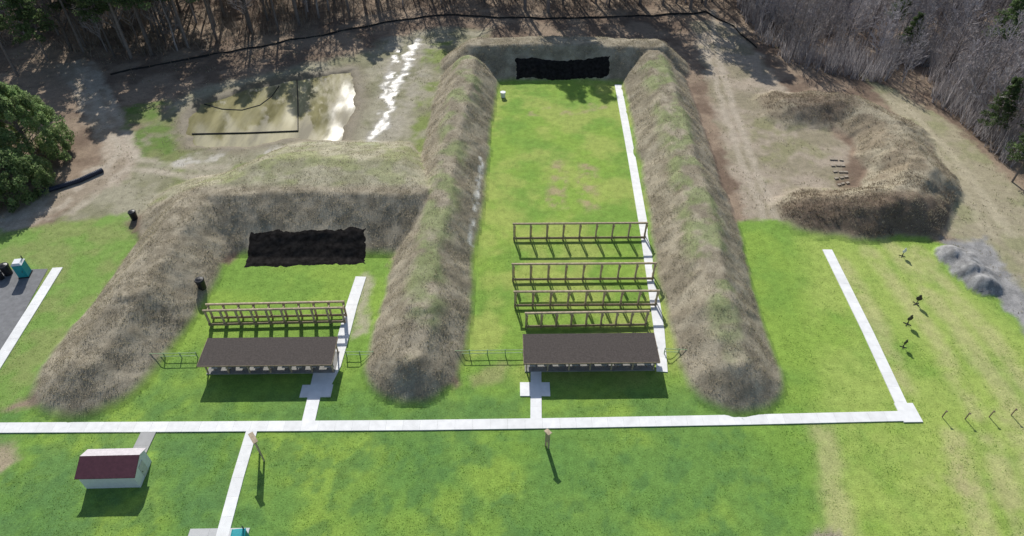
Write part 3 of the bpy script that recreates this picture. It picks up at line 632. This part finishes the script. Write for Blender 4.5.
FR = atl([(735, -24), (1080, -24), (1080, 190), (1010, 165), (960, 118), (905, 85), (850, 78), (790, 62), (760, 38), (735, 5)])
def scatter(poly, n, mind):
    px = [p[0] for p in poly]; py = [p[1] for p in poly]; out = []; tries = 0
    while len(out) < n and tries < 30000:
        tries += 1; x = random.uniform(min(px), max(px)); y = random.uniform(min(py), max(py))
        if sdf(np.array([x]), np.array([y]), poly)[0] < .3: continue
        if any((x-a)**2+(y-b)**2 < mind**2 for a, b in out): continue
        out.append((x, y))
    return out
for (x, y) in scatter(FT, 250, 2.4):
    ang = x/y
    pp_ = .5 if ang < -.44 else (.2 if ang < -.14 else .26)
    if random.random() < pp_: place('pine_tree', pines[random.choice((0, 2, 3))], x, y, random.uniform(.8, 1.1), 'tall dark pine standing among the bare trees of the top wood', 'tree', 'pines in the top wood')
    else: place('bare_tree', random.choice(protos), x, y, random.uniform(.8, 1.15), 'bare leafless tree in the wood along the top', 'tree', 'bare trees in the top wood')
for (x, y) in scatter(FR, 230, 2.1):
    if random.random() < .05: place('pine_tree', pines[random.choice((1, 3))], x, y, random.uniform(.5, .8), 'green pine standing among the bare trees of the right wood', 'tree', 'pines in the right wood')
    else: place('bare_tree', random.choice(greys+protos[3:5]), x, y, random.uniform(.65, 1.), 'bare leafless grey tree in the wood at upper right', 'tree', 'bare trees in the right wood')
for k, (p, h, rx, n, lb) in enumerate([((36, 160), 14.5, 6.6, 52000, 'largest dense green tree at the left edge'), ((-14, 152), 16, 6.6, 26000, 'dense green tree cut off by the left edge above the track'), ((20, 194), 8, 5.4, 30000, 'low rounded green tree nearest the left dirt track')]):
    t, (v, f, c) = leafy(300+k, h, rx, n); q = at(*p); r = empty('evergreen_tree', q, 0, lb, 'tree')
    t.build('trunk', M_bark, r); link('crown', np_mesh('crown', v, f, M_leaf, c), r)
for p, k, s, lb in (((18, 76), 3, 1.0, 'tall dark pine at the upper left corner beside the dirt track'), ((48, 60), 1, 1.1, 'bushy pine right of the tall one in the upper left corner'), ((1012, 182), 1, .8, 'green conifer at the right edge below the wood'), ((1032, 160), 1, .95, 'green conifer cut off by the right edge'), ((985, 140), 1, .65, 'smaller green conifer at the front of the right wood')):
    q = at(*p); place('pine_tree', pines[k], q.x, q.y, s, lb, 'tree')
# tall pines just beyond the far bank, throwing shadows into the bay
for p, k, s in (((525, 10), 2, 1.2), ((548, 12), 2, 1.15), ((690, 9), 2, 1.1), ((705, 6), 0, 1.2), ((640, 4), 2, 1.1)):
    q = at(*p); place('pine_tree', pines[k], q.x, q.y, s, 'tall dark pine standing among the bare trees of the top wood', 'tree', 'pines in the top wood')
# understorey
def brush(name, poly, n, h0, h1, cols, label):
    px = [p[0] for p in poly]; py = [p[1] for p in poly]
    x = rng.uniform(min(px), max(px), n*3); y = rng.uniform(min(py), max(py), n*3); k = (sdf(x, y, poly) > -1)&(fbm(x, y, 6, 91) > .42); x = x[k][:n]; y = y[k][:n]
    z = terr(x, y)[0]; tag(blades(name, np.c_[x, y, z-.1], h0, h1, .045, 4, cols, M_dry, .45), label, 'brush', kind='stuff')
brush('undergrowth', FT, 4500, .6, 3.2, [(.30, .25, .21), (.22, .18, .15), (.38, .33, .27)], 'brown undergrowth below the top wood')
brush('saplings', FR, 11000, 1.5, 6.5, [(.41, .38, .38), (.32, .295, .30), (.48, .45, .445)], 'grey thicket of saplings filling the right wood')  # stem colours lightened to stand for haze over the wood
